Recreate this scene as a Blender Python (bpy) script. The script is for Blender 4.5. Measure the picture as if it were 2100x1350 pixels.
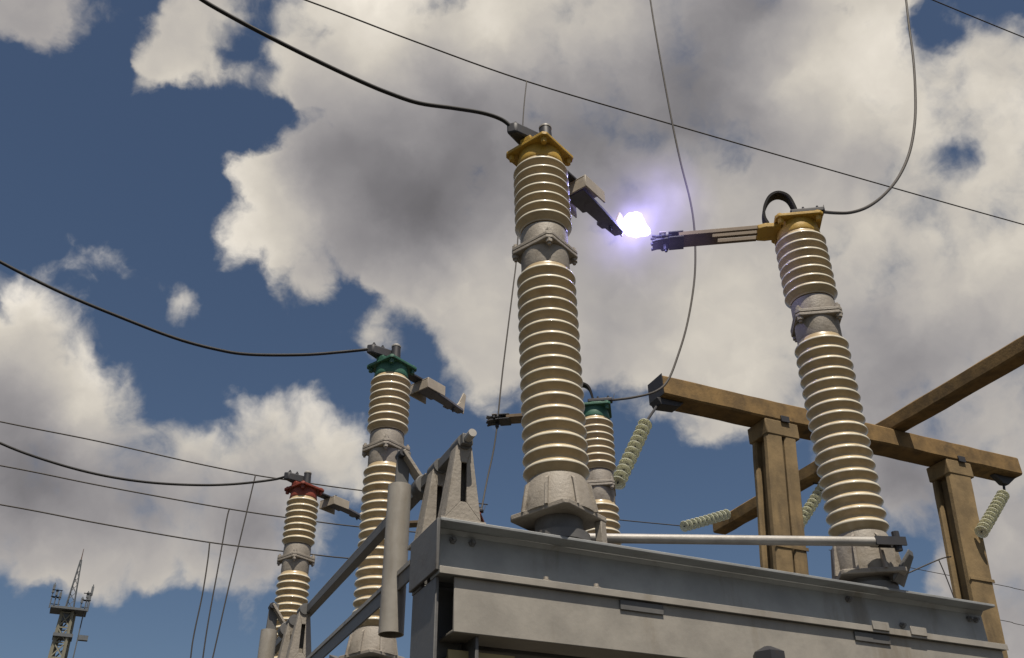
import bpy, math, random
from mathutils import Vector, Matrix, noise
random.seed(7)
for o in list(bpy.data.objects):
    bpy.data.objects.remove(o)
S = bpy.context.scene
COL = S.collection
R = math.radians

# ------------------------------------------------------------------ camera
cam = bpy.data.cameras.new('camera')
cam.sensor_width = 36.0
cam.lens = 36.0 * 1977.0 / 2100.0
cam.clip_end = 5000
camo = bpy.data.objects.new('camera', cam)
COL.objects.link(camo)
yaw, pit, rol = R(24.583), R(32.749), R(-0.535)
fw = Vector((math.sin(yaw) * math.cos(pit), math.cos(yaw) * math.cos(pit), math.sin(pit)))
rt = Vector((math.cos(yaw), -math.sin(yaw), 0))
up = rt.cross(fw)
r2 = rt * math.cos(rol) + up * math.sin(rol)
u2 = -rt * math.sin(rol) + up * math.cos(rol)
camo.matrix_world = Matrix(((r2.x, u2.x, -fw.x, -1.3064), (r2.y, u2.y, -fw.y, -2.5265), (r2.z, u2.z, -fw.z, 1.6), (0, 0, 0, 1)))
S.camera = camo

# ------------------------------------------------------------------ sun, exposure
SUN_AZ, SUN_EL = R(191), R(64)          # azimuth clockwise from +Y: high, behind the viewer
sun = bpy.data.lights.new('sun', 'SUN')
sun.energy = 5.0
sun.angle = R(0.5)
sun.color = (1.0, 0.91, 0.78)
suno = bpy.data.objects.new('sun', sun)
COL.objects.link(suno)
sdir = Vector((math.sin(SUN_AZ) * math.cos(SUN_EL), math.cos(SUN_AZ) * math.cos(SUN_EL), math.sin(SUN_EL)))
suno.rotation_euler = sdir.to_track_quat('Z', 'Y').to_euler()
suno.location = sdir * 50
S.view_settings.view_transform = 'Standard'
S.view_settings.look = 'None'
S.view_settings.exposure = 0.0
S.view_settings.gamma = 1.0
S.view_settings.use_curve_mapping = False
S.render.engine = 'CYCLES'
S.cycles.use_denoising = True
S.cycles.max_bounces = 8

# ------------------------------------------------------------------ sky: Nishita air with cumulus of given directions
# every cloud lobe: (direction x, y, z, sharpness, amount)
CLOUD_COVER = [(0.5056,0.5665,0.6508,43.4,1.2642),
(0.4556,0.8565,0.2426,43.4,-1.1686),
(0.1952,0.6783,0.7084,173.7,1.1464),
(-0.054,0.7889,0.6122,173.7,-1.4098),
(-0.0631,0.9151,0.3983,173.7,1.2362),
(0.7377,0.551,0.3902,173.7,1.0102),
(0.1429,0.9161,0.3747,541.0,1.1346),
(0.0505,0.864,0.5009,541.0,-1.2451),
(0.0184,0.9814,0.1913,173.7,-1.5453),
(0.3594,0.7582,0.544,541.0,0.8778),
(0.651,0.6946,0.306,541.0,-0.8621),
(0.7694,0.5955,0.2311,541.0,1.0741),
(0.103,0.7777,0.6201,541.0,1.3598),
(0.7326,0.41,0.5433,173.7,0.8939),
(0.0321,0.9456,0.3237,541.0,0.8739),
(-0.0222,0.6835,0.7296,1563.4,1.1658),
(-0.163,0.6844,0.7107,1563.4,1.1691),
(0.6192,0.3179,0.718,1563.4,-1.8885),
(0.2984,0.8444,0.445,541.0,-0.9292),
(0.5251,0.6925,0.4947,541.0,0.9328),
(0.2755,0.5011,0.8204,173.7,0.9714),
(0.2026,0.8815,0.4266,1563.4,1.1745),
(0.6052,0.691,0.3953,1563.4,-1.1532),
(-0.0945,0.8629,0.4965,1563.4,1.0986),
(0.1588,0.8382,0.5218,1563.4,-1.1236),
(0.0478,0.7279,0.684,1563.4,-1.1575),
(0.1929,0.9562,0.2201,541.0,-0.9286),
(0.2602,0.7575,0.5988,541.0,0.7719),
(0.0867,0.6113,0.7867,541.0,0.8148),
(0.4655,0.7776,0.4226,541.0,-1.0032),
(0.6831,0.7052,0.1901,541.0,-1.0313),
(0.63,0.6265,0.4589,541.0,0.6294),
(-0.2065,0.7667,0.6079,541.0,-0.9928),
(0.2787,0.9046,0.3225,541.0,-0.6215),
(0.6008,0.382,0.7022,3816.9,-1.4533),
(0.1495,0.9393,0.3088,1563.4,0.9381),
(0.5062,0.3678,0.78,173.7,0.5811),
(0.2316,0.8412,0.4886,1563.4,-0.8862),
(0.6505,0.3754,0.6602,1563.4,0.5016),
(0.4349,0.7426,0.5093,1563.4,0.8073),
(0.347,0.6742,0.652,541.0,0.3584),
(0.5685,0.7513,0.3352,541.0,-0.5021),
(-0.0133,0.8753,0.4834,3816.9,-0.9673),
(-0.1488,0.8281,0.5405,1563.4,-0.7874),
(0.3358,0.7989,0.4989,1563.4,0.6927),
(-0.039,0.9525,0.3019,3816.9,0.8461),
(0.1409,0.883,0.4478,1563.4,0.6419),
(0.6772,0.6324,0.3762,3816.9,0.8203),
(0.0279,0.8445,0.5349,3816.9,0.8737),
(-0.0901,0.965,0.2464,1563.4,-1.0696),
(-0.0255,0.6278,0.778,1563.4,1.4165),
(-0.0887,0.6525,0.7526,1563.4,-0.8823),
(-0.046,0.7133,0.6994,3816.9,1.0037),
(0.0989,0.9607,0.2594,1563.4,-0.4808),
(0.096,0.6788,0.728,1563.4,0.4458),
(0.1912,0.8039,0.5632,3816.9,-0.8616),
(0.5417,0.7149,0.4421,3816.9,0.7573),
(0.6568,0.4413,0.6115,3816.9,-0.8258),
(0.38,0.8248,0.4188,1563.4,-0.4979),
(0.6608,0.2692,0.7006,1563.4,-1.3989),
(0.7287,0.6192,0.2926,3816.9,0.8436),
(0.5048,0.5497,0.6656,541.0,-0.3668),
(0.7389,0.6449,0.1953,3816.9,1.1835),
(-0.0602,0.7896,0.6106,1563.4,0.5273),
(0.5469,0.6196,0.563,3816.9,-0.6571),
(0.694,0.6549,0.2992,1563.4,-0.5148),
(-0.2301,0.6696,0.7062,1563.4,1.4556),
(0.0348,0.8906,0.4535,3816.9,-0.8043),
(0.0682,0.9141,0.3997,1563.4,0.5264),
(-0.1013,0.945,0.311,1563.4,0.6761),
(-0.1397,0.7091,0.6911,3816.9,0.808),
(0.1163,0.8634,0.491,3816.9,-0.7251),
(0.3857,0.7806,0.4919,3816.9,0.8117),
(-0.1582,0.8726,0.462,1563.4,0.9213),
(0.6032,0.7641,0.2285,1563.4,-0.4536),
(0.0968,0.8363,0.5397,3816.9,-0.68),
(0.1536,0.5538,0.8184,541.0,0.6449),
(0.0934,0.9437,0.3172,3816.9,0.6747),
(0.3,0.7925,0.5309,3816.9,0.6531),
(0.2979,0.9366,0.1846,541.0,-0.5461),
(0.0292,0.7754,0.6308,3816.9,-0.6305),
(0.4333,0.7017,0.5656,1563.4,0.4026),
(0.6226,0.6618,0.4176,3816.9,-0.6459),
(0.7306,0.6353,0.2502,3816.9,0.6566),
(0.2362,0.8848,0.4018,3816.9,0.6446),
(0.7836,0.5427,0.3024,1563.4,0.6669),
(-0.0957,0.7169,0.6905,3816.9,-0.4838),
(0.7008,0.6685,0.2489,3816.9,-0.5216),
(-0.1669,0.7347,0.6575,3816.9,-0.4794),
(0.6568,0.5459,0.5202,541.0,0.2487),
(0.7008,0.3269,0.6341,1563.4,0.8402),
(0.1151,0.7699,0.6277,3816.9,-0.4325),
(-0.1607,0.6464,0.7459,3816.9,1.1953),
(0.3629,0.8604,0.3579,1563.4,-0.2849),
(-0.0224,0.8545,0.5189,3816.9,-0.5643),
(-0.0315,0.8323,0.5535,3816.9,0.4036),
(0.1926,0.908,0.372,3816.9,0.4969),
(0.6231,0.4299,0.6534,1563.4,0.2826),
(0.0267,0.8244,0.5654,3816.9,-0.4888),
(0.0065,0.9554,0.2951,3816.9,0.6064),
(0.0198,0.9825,0.1854,1563.4,0.878),
(0.0398,0.6839,0.7284,3816.9,-0.6557),
(0.2089,0.6733,0.7093,1563.4,-0.3892),
(0.0695,0.8892,0.4522,3816.9,-0.4612),
(0.2544,0.8009,0.5421,3816.9,-0.4851),
(-0.0122,0.736,0.6769,3816.9,-0.4204),
(0.738,0.5906,0.3263,3816.9,0.3441),
(0.6359,0.6832,0.3589,3816.9,-0.399),
(0.0122,0.7061,0.708,3816.9,0.4407),
(0.2152,0.8223,0.5268,3816.9,0.4229),
(0.032,0.6387,0.7688,3816.9,-0.5282),
(0.0048,0.6617,0.7498,3816.9,0.4579),
(0.2327,0.9228,0.3072,3816.9,0.3212),
(-0.1184,0.7431,0.6586,3816.9,-0.3128),
(0.1318,0.8114,0.5694,3816.9,0.4467),
(0.4613,0.7871,0.4095,3816.9,0.557),
(0.1041,0.8997,0.4238,3816.9,0.4096),
(0.7895,0.5897,0.1703,1563.4,0.5539),
(0.1881,0.7584,0.6241,3816.9,0.3965),
(0.7053,0.6084,0.3639,3816.9,0.317),
(0.5266,0.6778,0.5131,3816.9,-0.4994),
(0.3311,0.6035,0.7254,1563.4,0.2165),
(0.6755,0.4059,0.6156,3816.9,0.2888),
(0.0556,0.9501,0.307,3816.9,0.434),
(0.1727,0.8687,0.4642,3816.9,0.3638),
(-0.0616,0.9178,0.3923,3816.9,-0.3523),
(0.5687,0.729,0.3808,3816.9,-0.3288),
(0.1797,0.9264,0.3309,3816.9,0.3295),
(0.4551,0.8549,0.2492,1563.4,0.2436),
(0.2776,0.779,0.5622,3816.9,0.3762),
(0.0687,0.8038,0.591,3816.9,0.3935),
(0.1151,0.7305,0.6731,3816.9,0.3184),
(0.0644,0.672,0.7377,3816.9,0.4326),
(0.3624,0.7086,0.6054,1563.4,0.2318),
(0.2764,0.8842,0.3765,3816.9,-0.2967)]
CLOUD_LIGHT = [(0.6628,0.4061,0.6291,57.8,0.2975),
(-0.0267,0.8277,0.5605,57.8,0.3924),
(0.1472,0.5563,0.8179,173.7,0.4119),
(0.3959,0.8429,0.3645,57.8,0.1996),
(0.214,0.7245,0.6552,173.7,-0.2097),
(-0.0779,0.9205,0.383,482.5,-0.1921),
(0.5561,0.6573,0.5087,482.5,0.2017),
(0.1627,0.864,0.4764,482.5,0.2772),
(0.4488,0.5327,0.7175,482.5,-0.1622),
(0.0144,0.6488,0.7609,482.5,0.1461),
(0.3087,0.5383,0.7842,482.5,0.1678),
(0.3127,0.765,0.563,482.5,0.1345),
(0.5428,0.4149,0.7303,482.5,0.0947),
(-0.1324,0.7357,0.6643,482.5,-0.1782),
(0.6767,0.5616,0.4761,1292.1,-0.0994),
(0.0884,0.9565,0.2779,1292.1,0.0905),
(0.6008,0.49,0.6316,1292.1,-0.1447),
(-0.1278,0.8388,0.5293,1292.1,0.1962),
(0.3747,0.6272,0.6828,482.5,-0.081),
(0.558,0.7189,0.4145,482.5,0.1177),
(0.7694,0.5216,0.3686,482.5,0.0565),
(0.6856,0.6206,0.3805,1292.1,-0.1105),
(0.017,0.9327,0.3604,1292.1,-0.0703),
(0.1443,0.6471,0.7487,1292.1,0.1625),
(0.0643,0.8932,0.445,1292.1,0.1132),
(0.0806,0.7968,0.5989,1292.1,0.1036),
(0.2305,0.8894,0.3947,1292.1,0.0917),
(-0.0168,0.8955,0.4448,1292.1,0.0553),
(0.508,0.6361,0.5808,1292.1,0.0994),
(0.4627,0.4576,0.7593,1292.1,-0.1078),
(0.1389,0.9222,0.361,1292.1,-0.1269),
(0.7345,0.6287,0.2555,482.5,0.0413),
(0.0094,0.9591,0.2829,1292.1,0.0798),
(0.1185,0.7396,0.6625,1292.1,-0.0949),
(0.167,0.7839,0.5981,1292.1,-0.0893),
(-0.1046,0.8922,0.4393,1292.1,-0.1462),
(0.5332,0.53,0.6594,1292.1,-0.0768),
(0.2476,0.5957,0.7641,1292.1,0.1502),
(0.1416,0.8344,0.5327,1292.1,-0.1641),
(0.3488,0.7151,0.6058,1292.1,0.0782),
(0.6204,0.6556,0.4304,1292.1,0.0755),
(0.3727,0.7698,0.5182,1292.1,0.0853),
(0.5096,0.7114,0.484,1292.1,0.0731),
(0.1163,0.6124,0.782,1292.1,0.1137),
(0.7059,0.5131,0.4883,1292.1,-0.0948),
(0.6929,0.4851,0.5335,1292.1,0.0627),
(0.6423,0.5739,0.508,1292.1,-0.0609),
(0.661,0.4489,0.6013,1292.1,-0.0524),
(0.5548,0.7771,0.297,482.5,0.1145),
(0.5267,0.463,0.7129,1292.1,0.0638),
(0.2617,0.8537,0.4503,1292.1,0.1412),
(0.2602,0.6247,0.7363,1292.1,-0.055),
(-0.0329,0.935,0.3531,1292.1,-0.0835),
(0.0689,0.9277,0.367,1292.1,-0.0955),
(0.007,0.8274,0.5616,1292.1,-0.1162),
(-0.0257,0.7759,0.6303,482.5,-0.1273),
(0.0094,0.8659,0.5002,1292.1,-0.1555),
(0.7354,0.5283,0.4244,1292.1,0.0629),
(0.2254,0.6941,0.6837,1292.1,0.0685),
(0.2369,0.7981,0.5539,1292.1,0.0468),
(0.5002,0.5871,0.6365,1292.1,0.0401),
(0.7504,0.5799,0.3173,1292.1,0.0415),
(0.0644,0.672,0.7377,1292.1,0.0733),
(0.6659,0.599,0.4447,1292.1,-0.0428),
(-0.069,0.6332,0.7709,1292.1,0.1636),
(0.5916,0.3165,0.7415,1292.1,0.156),
(0.0912,0.7065,0.7019,1292.1,-0.0451),
(0.4433,0.7058,0.5526,1292.1,-0.0331),
(0.0934,0.9437,0.3172,1292.1,0.0951),
(0.0836,0.9806,0.1772,482.5,0.1331),
(0.3725,0.523,0.7666,1292.1,0.0383),
(0.1913,0.9056,0.3786,1292.1,0.0529),
(0.6075,0.5301,0.5916,1292.1,0.0326),
(0.1003,0.9065,0.4102,1292.1,0.0501),
(-0.131,0.6749,0.7262,1292.1,-0.038)]
WIRE = {
 'c_yl': [(-1.58,0.0,4.6),(-1.392,0.0,4.496),(-1.264,0.0,4.449),(-1.099,0.0,4.403),(-0.932,0.0,4.363),(-0.762,0.0,4.329),(-0.646,0.0,4.314),(-0.53,0.0,4.312),(-0.391,0.0,4.343),(-0.268,0.0,4.367),(-0.185,0.0,4.364),(-0.129,0.0,4.357)],
 'c_gl': [(-2.35,1.86,4.537),(-1.997,1.86,4.392),(-1.691,1.86,4.292),(-1.384,1.86,4.22),(-1.144,1.86,4.173),(-0.951,1.86,4.158),(-0.781,1.86,4.167),(-0.51,1.86,4.23),(-0.306,1.86,4.297),(-0.132,1.86,4.337)],
 'c_rl': [(-2.403,3.7,4.42),(-1.955,3.7,4.263),(-1.659,3.7,4.195),(-1.363,3.7,4.158),(-1.066,3.7,4.156),(-0.765,3.7,4.188),(-0.518,3.7,4.237),(-0.266,3.7,4.313),(-0.098,3.7,4.379)],
 'd_gr': [(2.293,2.25,9.373),(2.292,2.223,8.989),(2.28,2.197,8.616),(2.275,2.17,8.139),(2.287,2.143,7.384),(2.301,2.117,6.854),(2.322,2.09,6.438),(2.303,2.063,6.126),(2.248,2.037,5.773),(2.171,2.01,5.476),(2.06,1.983,5.145),(1.941,1.957,4.869),(1.824,1.93,4.645),(1.704,1.903,4.523),(1.522,1.877,4.428),(1.376,1.85,4.4)],
 'd_yr': [(3.128,0.35,7.509),(3.019,0.316,7.144),(2.897,0.282,6.744),(2.775,0.248,6.324),(2.637,0.213,5.927),(2.5,0.179,5.597),(2.334,0.145,5.277),(2.149,0.111,5.005),(1.957,0.077,4.784),(1.772,0.042,4.612),(1.608,0.008,4.495),(1.466,-0.026,4.419),(1.365,-0.06,4.371)],
 'o_far': [(-2.518,4.2,9.796),(-0.545,4.2,9.763),(0.666,4.2,9.698),(1.977,4.2,9.667),(3.817,4.2,9.766),(6.233,4.2,9.923),(9.76,4.2,10.172),(14.2,4.2,10.531)],
 'o_near': [(2.039,2.25,11.128),(4.181,2.25,10.985),(6.368,2.25,11.064),(7.954,2.25,11.134),(9.786,2.25,11.263)],
 'd_rr': [(1.977,4.2,9.667),(1.895,4.135,9.029),(1.81,4.07,7.867),(1.739,4.005,7.076),(1.66,3.94,6.567),(1.533,3.875,5.691),(1.439,3.81,5.007),(1.342,3.745,4.609),(1.223,3.68,4.328)],
 'l1': [(-6.512,16.0,10.111),(-3.343,16.0,9.944),(-1.617,16.0,9.877),(0.23,16.0,9.755),(1.391,16.0,9.709),(2.186,16.0,9.72),(3.633,16.0,9.751),(6.534,16.0,9.906)],
 'l2': [(-6.199,16.0,9.171),(-3.126,16.0,9.092),(-1.432,16.0,9.0),(0.366,16.0,8.933),(1.5,16.0,8.912),(2.477,16.0,8.921),(3.697,16.0,8.951),(6.539,16.0,9.116)],
 'l3': [(-5.956,16.0,8.442),(-2.941,16.0,8.364),(-1.277,16.0,8.271),(0.488,16.0,8.2),(1.596,16.0,8.204),(2.554,16.0,8.23),(3.751,16.0,8.274),(6.543,16.0,8.517)],
 'dl1': [(1.429,16.0,9.716),(1.397,16.0,9.309),(1.344,16.0,8.654),(1.244,16.0,7.427),(1.15,16.0,6.071),(1.062,16.0,4.984)],
 'dl2': [(1.039,16.0,8.93),(1.009,16.0,8.753),(0.992,16.0,7.772),(0.972,16.0,6.755),(0.98,16.0,6.055),(1.021,16.0,4.981)],
 'dl3': [(0.762,16.0,8.192),(0.782,16.0,7.839),(0.788,16.0,7.186),(0.758,16.0,6.466),(0.769,16.0,6.035),(0.841,16.0,4.969)],
 'w_s3': [(8.146,15.6,9.807),(9.72,15.6,9.89),(11.386,15.6,10.002)],
 'r1': [(10.809,9.4,6.609),(11.299,9.4,6.846),(12.384,9.4,7.318),(12.703,9.4,7.416)],
 'r1b': [(12.384,9.4,7.318),(12.447,9.4,7.063),(12.517,9.4,6.666),(12.626,9.4,5.889)],
 'r2': [(21.768,22.0,13.008),(25.092,22.0,12.871),(27.136,22.0,12.819),(30.0,22.0,12.766),(30.856,22.0,12.725),(36.08,22.0,12.614)],
 'r3': [(23.523,22.0,11.586),(27.032,22.0,11.487),(29.547,22.0,11.421),(30.301,22.0,11.363),(35.378,22.0,11.228)],
}
STR = {
 's1': [(6.802,9.75,9.094),(5.797,9.2,7.545)],
 's2': [(12.891,12.3,10.019),(11.597,12.0,8.688)],
 's3': [(12.312,14.95,10.226),(10.641,14.5,9.485)],
 's4': [(15.209,9.85,9.244),(13.773,9.5,8.065)],
 'arc': [(0.599,0.31,4.314),(0.524,0.3,4.282),(0.692,0.33,4.286),(0.919,0.33,4.772)],
}
WARP1, WARP2 = .045, .03
BILLOW, EDGE0, EDGE1 = 3.0, -.18, .50
RELIEF, CLOUD_BASE, CLOUD_GAIN = 1.0, .29, 11.2
SKY_TINT = (.57, .585, .60, 1)
ARC_CORE, ARC_GLOW, ARC_LAMP = 5.0, 1.5, 5.0
GLOW_LOBES = [((0, 0, 0), .078, 6.0), ((.06, -.075, .065), .12, .9), ((.12, -.13, .13), .12, .5), ((-.05, .06, -.055), .10, 1.3), ((.03, -.02, .01), .26, .2)]
world = bpy.data.worlds.new('World')
S.world = world
world.use_nodes = True
wt = world.node_tree
wt.nodes.clear()
class G:
    """small helper for writing node expressions"""
    def __init__(s, tree): s.t = tree
    def new(s, kind, **kw):
        n = s.t.nodes.new(kind)
        for k, v in kw.items(): setattr(n, k, v)
        return n
    def put(s, sock, v):
        if isinstance(v, bpy.types.NodeSocket): s.t.links.new(v, sock)
        else: sock.default_value = v
    def m(s, op, a, b=None, c=None, clamp=False):
        n = s.new('ShaderNodeMath', operation=op, use_clamp=clamp)
        s.put(n.inputs[0], a)
        if b is not None: s.put(n.inputs[1], b)
        if c is not None: s.put(n.inputs[2], c)
        return n.outputs[0]
    def v(s, op, a, b=None, scale=None):
        n = s.new('ShaderNodeVectorMath', operation=op)
        s.put(n.inputs[0], a)
        if b is not None: s.put(n.inputs[1], b)
        if scale is not None: s.put(n.inputs['Scale'], scale)
        return n.outputs['Value'] if op == 'DOT_PRODUCT' else n.outputs[0]
    def noise(s, vec, scale, detail=4, rough=.5, lac=2.0, out='Fac', dist=0.0):
        n = s.new('ShaderNodeTexNoise')
        s.put(n.inputs['Vector'], vec)
        n.inputs['Scale'].default_value = scale; n.inputs['Detail'].default_value = detail
        n.inputs['Roughness'].default_value = rough; n.inputs['Lacunarity'].default_value = lac
        n.inputs['Distortion'].default_value = dist
        return n.outputs[out]
    def step(s, x, lo, hi, a=0.0, b=1.0, kind='SMOOTHSTEP'):
        n = s.new('ShaderNodeMapRange', interpolation_type=kind)
        s.put(n.inputs[0], x)
        for i, q in enumerate((lo, hi, a, b)): s.put(n.inputs[1 + i], q)
        return n.outputs[0]
    def mix(s, f, a, b, mode='MIX'):
        n = s.new('ShaderNodeMix', data_type='RGBA', blend_type=mode)
        s.put(n.inputs['Factor'], f); s.put(n.inputs['A'], a); s.put(n.inputs['B'], b)
        return [o for o in n.outputs if o.type == 'RGBA'][0]
g = G(wt)
d0 = g.v('NORMALIZE', g.new('ShaderNodeTexCoord').outputs['Generated'])
# ragged outlines: the direction is shifted by turbulent noise before the lobes are looked up
w1 = g.v('SUBTRACT', g.noise(d0, 7.0, 2, .5, out='Color'), (.5, .5, .5))
w2 = g.v('SUBTRACT', g.noise(d0, 26.0, 4, .6, out='Color'), (.5, .5, .5))
d1 = g.v('NORMALIZE', g.v('ADD', g.v('ADD', d0, g.v('SCALE', w1, scale=WARP1)), g.v('SCALE', w2, scale=WARP2)))
def lobes(vec, table):
    acc = 0.0
    for x, y, z, k, amt in table:
        e = g.m('EXPONENT', g.m('MULTIPLY_ADD', g.v('DOT_PRODUCT', vec, (x, y, z)), k, -k))
        acc = g.m('MULTIPLY_ADD', e, amt, acc)
    return acc
cover = lobes(d1, CLOUD_COVER)
light = lobes(d1, CLOUD_LIGHT)
# the rest of the sky carries on with broken cumulus of the same kind
far = g.noise(d0, 3.2, 5, .55)
known = g.step(g.v('DOT_PRODUCT', d0, tuple(fw)), math.cos(R(58)), math.cos(R(40)))
cover = g.m('ADD', cover, g.m('MULTIPLY', g.m('SUBTRACT', 1.0, known), g.m('MULTIPLY_ADD', far, 5.0, -2.6)))
# billows: crisp cauliflower edges here, torn soft edges there, smooth bodies
puff = g.noise(d1, 13.0, 6, .56)
wisp = g.noise(d0, 26.0, 5, .55, dist=.5)
tear = g.step(g.noise(d0, 5.0, 2, .5), .38, .62)
body = g.m('MULTIPLY_ADD', g.m('SUBTRACT', puff, .5), BILLOW, cover)
body = g.m('MULTIPLY_ADD', g.m('SUBTRACT', wisp, .5), g.m('MULTIPLY_ADD', tear, 1.3, .5), body)
alpha = g.step(body, g.m('MULTIPLY_ADD', tear, -.25, EDGE0), g.m('MULTIPLY_ADD', tear, .7, EDGE1))
rim = g.step(body, .1, 1.3, 1.0, 0.0)
soft = g.noise(d1, 11.0, 3, .5)
lump = g.m('MULTIPLY_ADD', g.m('SUBTRACT', puff, .5), RELIEF, g.m('MULTIPLY_ADD', g.m('SUBTRACT', soft, .5), .8, 1.0))
lum = g.m('MULTIPLY', g.m('MAXIMUM', g.m('ADD', light, CLOUD_BASE), .05), g.m('MULTIPLY_ADD', rim, .26, lump))
lum = g.m('MAXIMUM', lum, .1)
tint = g.mix(g.step(lum, .12, .6), (1.0, .96, 1.01, 1), (1.0, .925, .81, 1))
cc = g.v('SCALE', tint, scale=g.m('MULTIPLY', lum, CLOUD_GAIN))
sky = g.new('ShaderNodeTexSky', sky_type='NISHITA', sun_disc=False)
sky.sun_elevation = SUN_EL
sky.sun_rotation = SUN_AZ
sky.air_density = 1.0; sky.dust_density = 1.0; sky.ozone_density = 1.5
air = g.mix(1.0, sky.outputs[0], SKY_TINT, 'MULTIPLY')
world.cycles.sampling_method = 'MANUAL'
world.cycles.sample_map_resolution = 256
bg = g.new('ShaderNodeBackground')
bg.inputs['Strength'].default_value = 0.1
g.put(bg.inputs['Color'], g.mix(alpha, air, cc))
g.t.links.new(bg.outputs[0], g.new('ShaderNodeOutputWorld').inputs[0])

# ------------------------------------------------------------------ materials
def mat(name, rgb, rough=.6, metal=0.0, var=.12, scale=9.0, stain=None, stain_amt=.35, stain_scale=4.0, coat=0.0, bump=.0, bump_scale=60.0, streak=False):
    m = bpy.data.materials.new(name)
    m.use_nodes = True
    t = m.node_tree
    q = G(t)
    b = t.nodes['Principled BSDF']
    co = q.new('ShaderNodeTexCoord').outputs['Object']
    n1 = q.noise(co, scale, 6, .6)
    base = q.mix(q.step(n1, .3, .7), tuple(c * (1 - var) for c in rgb) + (1,), tuple(min(1, c * (1 + var)) for c in rgb) + (1,))
    if stain:
        vec = co
        if streak:
            vec = q.v('MULTIPLY', co, (1.0, 1.0, .18))
        n2 = q.noise(vec, stain_scale, 7, .65)
        base = q.mix(q.m('MULTIPLY', q.step(n2, .54, .72), stain_amt), base, tuple(stain) + (1,))
    q.put(b.inputs['Base Color'], base)
    q.put(b.inputs['Roughness'], q.m('MULTIPLY_ADD', n1, .25, rough - .12))
    b.inputs['Metallic'].default_value = metal
    b.inputs['Coat Weight'].default_value = coat
    b.inputs['Coat Roughness'].default_value = .08
    if bump:
        bn = q.new('ShaderNodeBump')
        bn.inputs['Strength'].default_value = bump
        bn.inputs['Distance'].default_value = .01
        q.put(bn.inputs['Height'], q.noise(co, bump_scale, 6, .6))
        t.links.new(bn.outputs[0], b.inputs['Normal'])
    return m
M = {}
M['steel'] = mat('grey_paint', (.295, .275, .242), .5, stain=(.17, .135, .09), stain_amt=.55, stain_scale=5, bump=.08, streak=True)
M['steel_dark'] = mat('dark_and_shaded_grey_paint', (.115, .113, .11), .5, stain=(.085, .07, .055), stain_amt=.6, bump=.08)  # dark paint; also carries the shade of rear channel, posts and end plate
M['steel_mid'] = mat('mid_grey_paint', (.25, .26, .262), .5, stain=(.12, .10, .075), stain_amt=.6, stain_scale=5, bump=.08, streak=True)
M['arm'] = mat('arc_tinted_contact_metal', (.115, .115, .14), .5, metal=.1, stain=(.05, .045, .05), stain_amt=.7, stain_scale=18, bump=.1)  # blue of the arc's light put into the arm colour
M['casting'] = mat('grey_casting', (.28, .25, .21), .6, stain=(.13, .105, .075), stain_amt=.65, stain_scale=14, bump=.25, bump_scale=90)
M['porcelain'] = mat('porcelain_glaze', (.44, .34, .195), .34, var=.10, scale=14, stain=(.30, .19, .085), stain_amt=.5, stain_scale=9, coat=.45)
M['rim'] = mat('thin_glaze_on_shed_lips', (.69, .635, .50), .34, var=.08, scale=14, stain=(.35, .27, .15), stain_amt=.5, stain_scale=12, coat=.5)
M['yellow'] = mat('yellow_paint', (.43, .265, .035), .55, stain=(.13, .07, .025), stain_amt=.8, stain_scale=20, bump=.2)
M['green'] = mat('green_paint', (.035, .125, .08), .55, stain=(.02, .05, .035), stain_amt=.65, stain_scale=16, bump=.2)
M['red'] = mat('red_paint', (.23, .045, .025), .55, stain=(.09, .02, .015), stain_amt=.65, stain_scale=16, bump=.2)
M['contact'] = mat('contact_metal', (.27, .24, .21), .5, metal=.15, stain=(.09, .075, .06), stain_amt=.7, stain_scale=18, bump=.1)
M['brown'] = mat('oxidised_copper_bar', (.135, .095, .055), .5, metal=.1, stain=(.04, .03, .025), stain_amt=.6, stain_scale=20)
M['iron'] = mat('dark_iron', (.035, .035, .04), .55, metal=.1, stain=(.06, .04, .025), stain_amt=.5, stain_scale=25)
M['zinc'] = mat('galvanised_steel', (.35, .335, .31), .5, metal=.15, stain=(.2, .17, .13), stain_amt=.5, bump=.1)
M['rubber'] = mat('black_cable_sheath', (.012, .011, .011), .7)
M['strand'] = mat('weathered_aluminium_strand', (.055, .048, .042), .7, metal=.1)
M['strap'] = mat('black_braided_strap', (.010, .009, .009), .9, bump=.4, bump_scale=200)
M['concrete'] = mat('ochre_concrete', (.185, .115, .043), .85, var=.35, scale=2.6, stain=(.06, .04, .02), stain_amt=.85, stain_scale=2.2, bump=.5, bump_scale=25)
M['concrete_pale'] = mat('pale_concrete', (.20, .14, .068), .85, var=.25, scale=2.4, stain=(.08, .056, .03), stain_amt=.7, stain_scale=2.0, bump=.5, bump_scale=25, streak=True)
M['cap_iron'] = mat('weathered_cap_iron', (.10, .095, .06), .6, stain=(.14, .08, .04), stain_amt=.6, stain_scale=25)
M['hood'] = mat('dull_tinned_sheet', (.40, .35, .28), .5, stain=(.15, .12, .09), stain_amt=.6, stain_scale=14)
M['strip'] = mat('pale_yellow_paint', (.38, .31, .15), .5, stain=(.25, .18, .08))
M['tower'] = mat('tower_concrete', (.22, .21, .16), .8, var=.15, scale=.4, stain=(.11, .10, .08), stain_amt=.6, stain_scale=.5)
M['haze_tinted_steel'] = mat('haze_tinted_steel', (.11, .12, .13), .7)  # distance haze put into the colour: lighter, bluer steel
M['tower_red'] = mat('tower_red_steel', (.11, .065, .05), .7)
M['gravel'] = mat('gravel', (.046, .040, .030), .95, var=.35, scale=3.0, stain=(.028, .034, .018), stain_amt=.8, stain_scale=.35, bump=.9, bump_scale=18)
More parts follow.
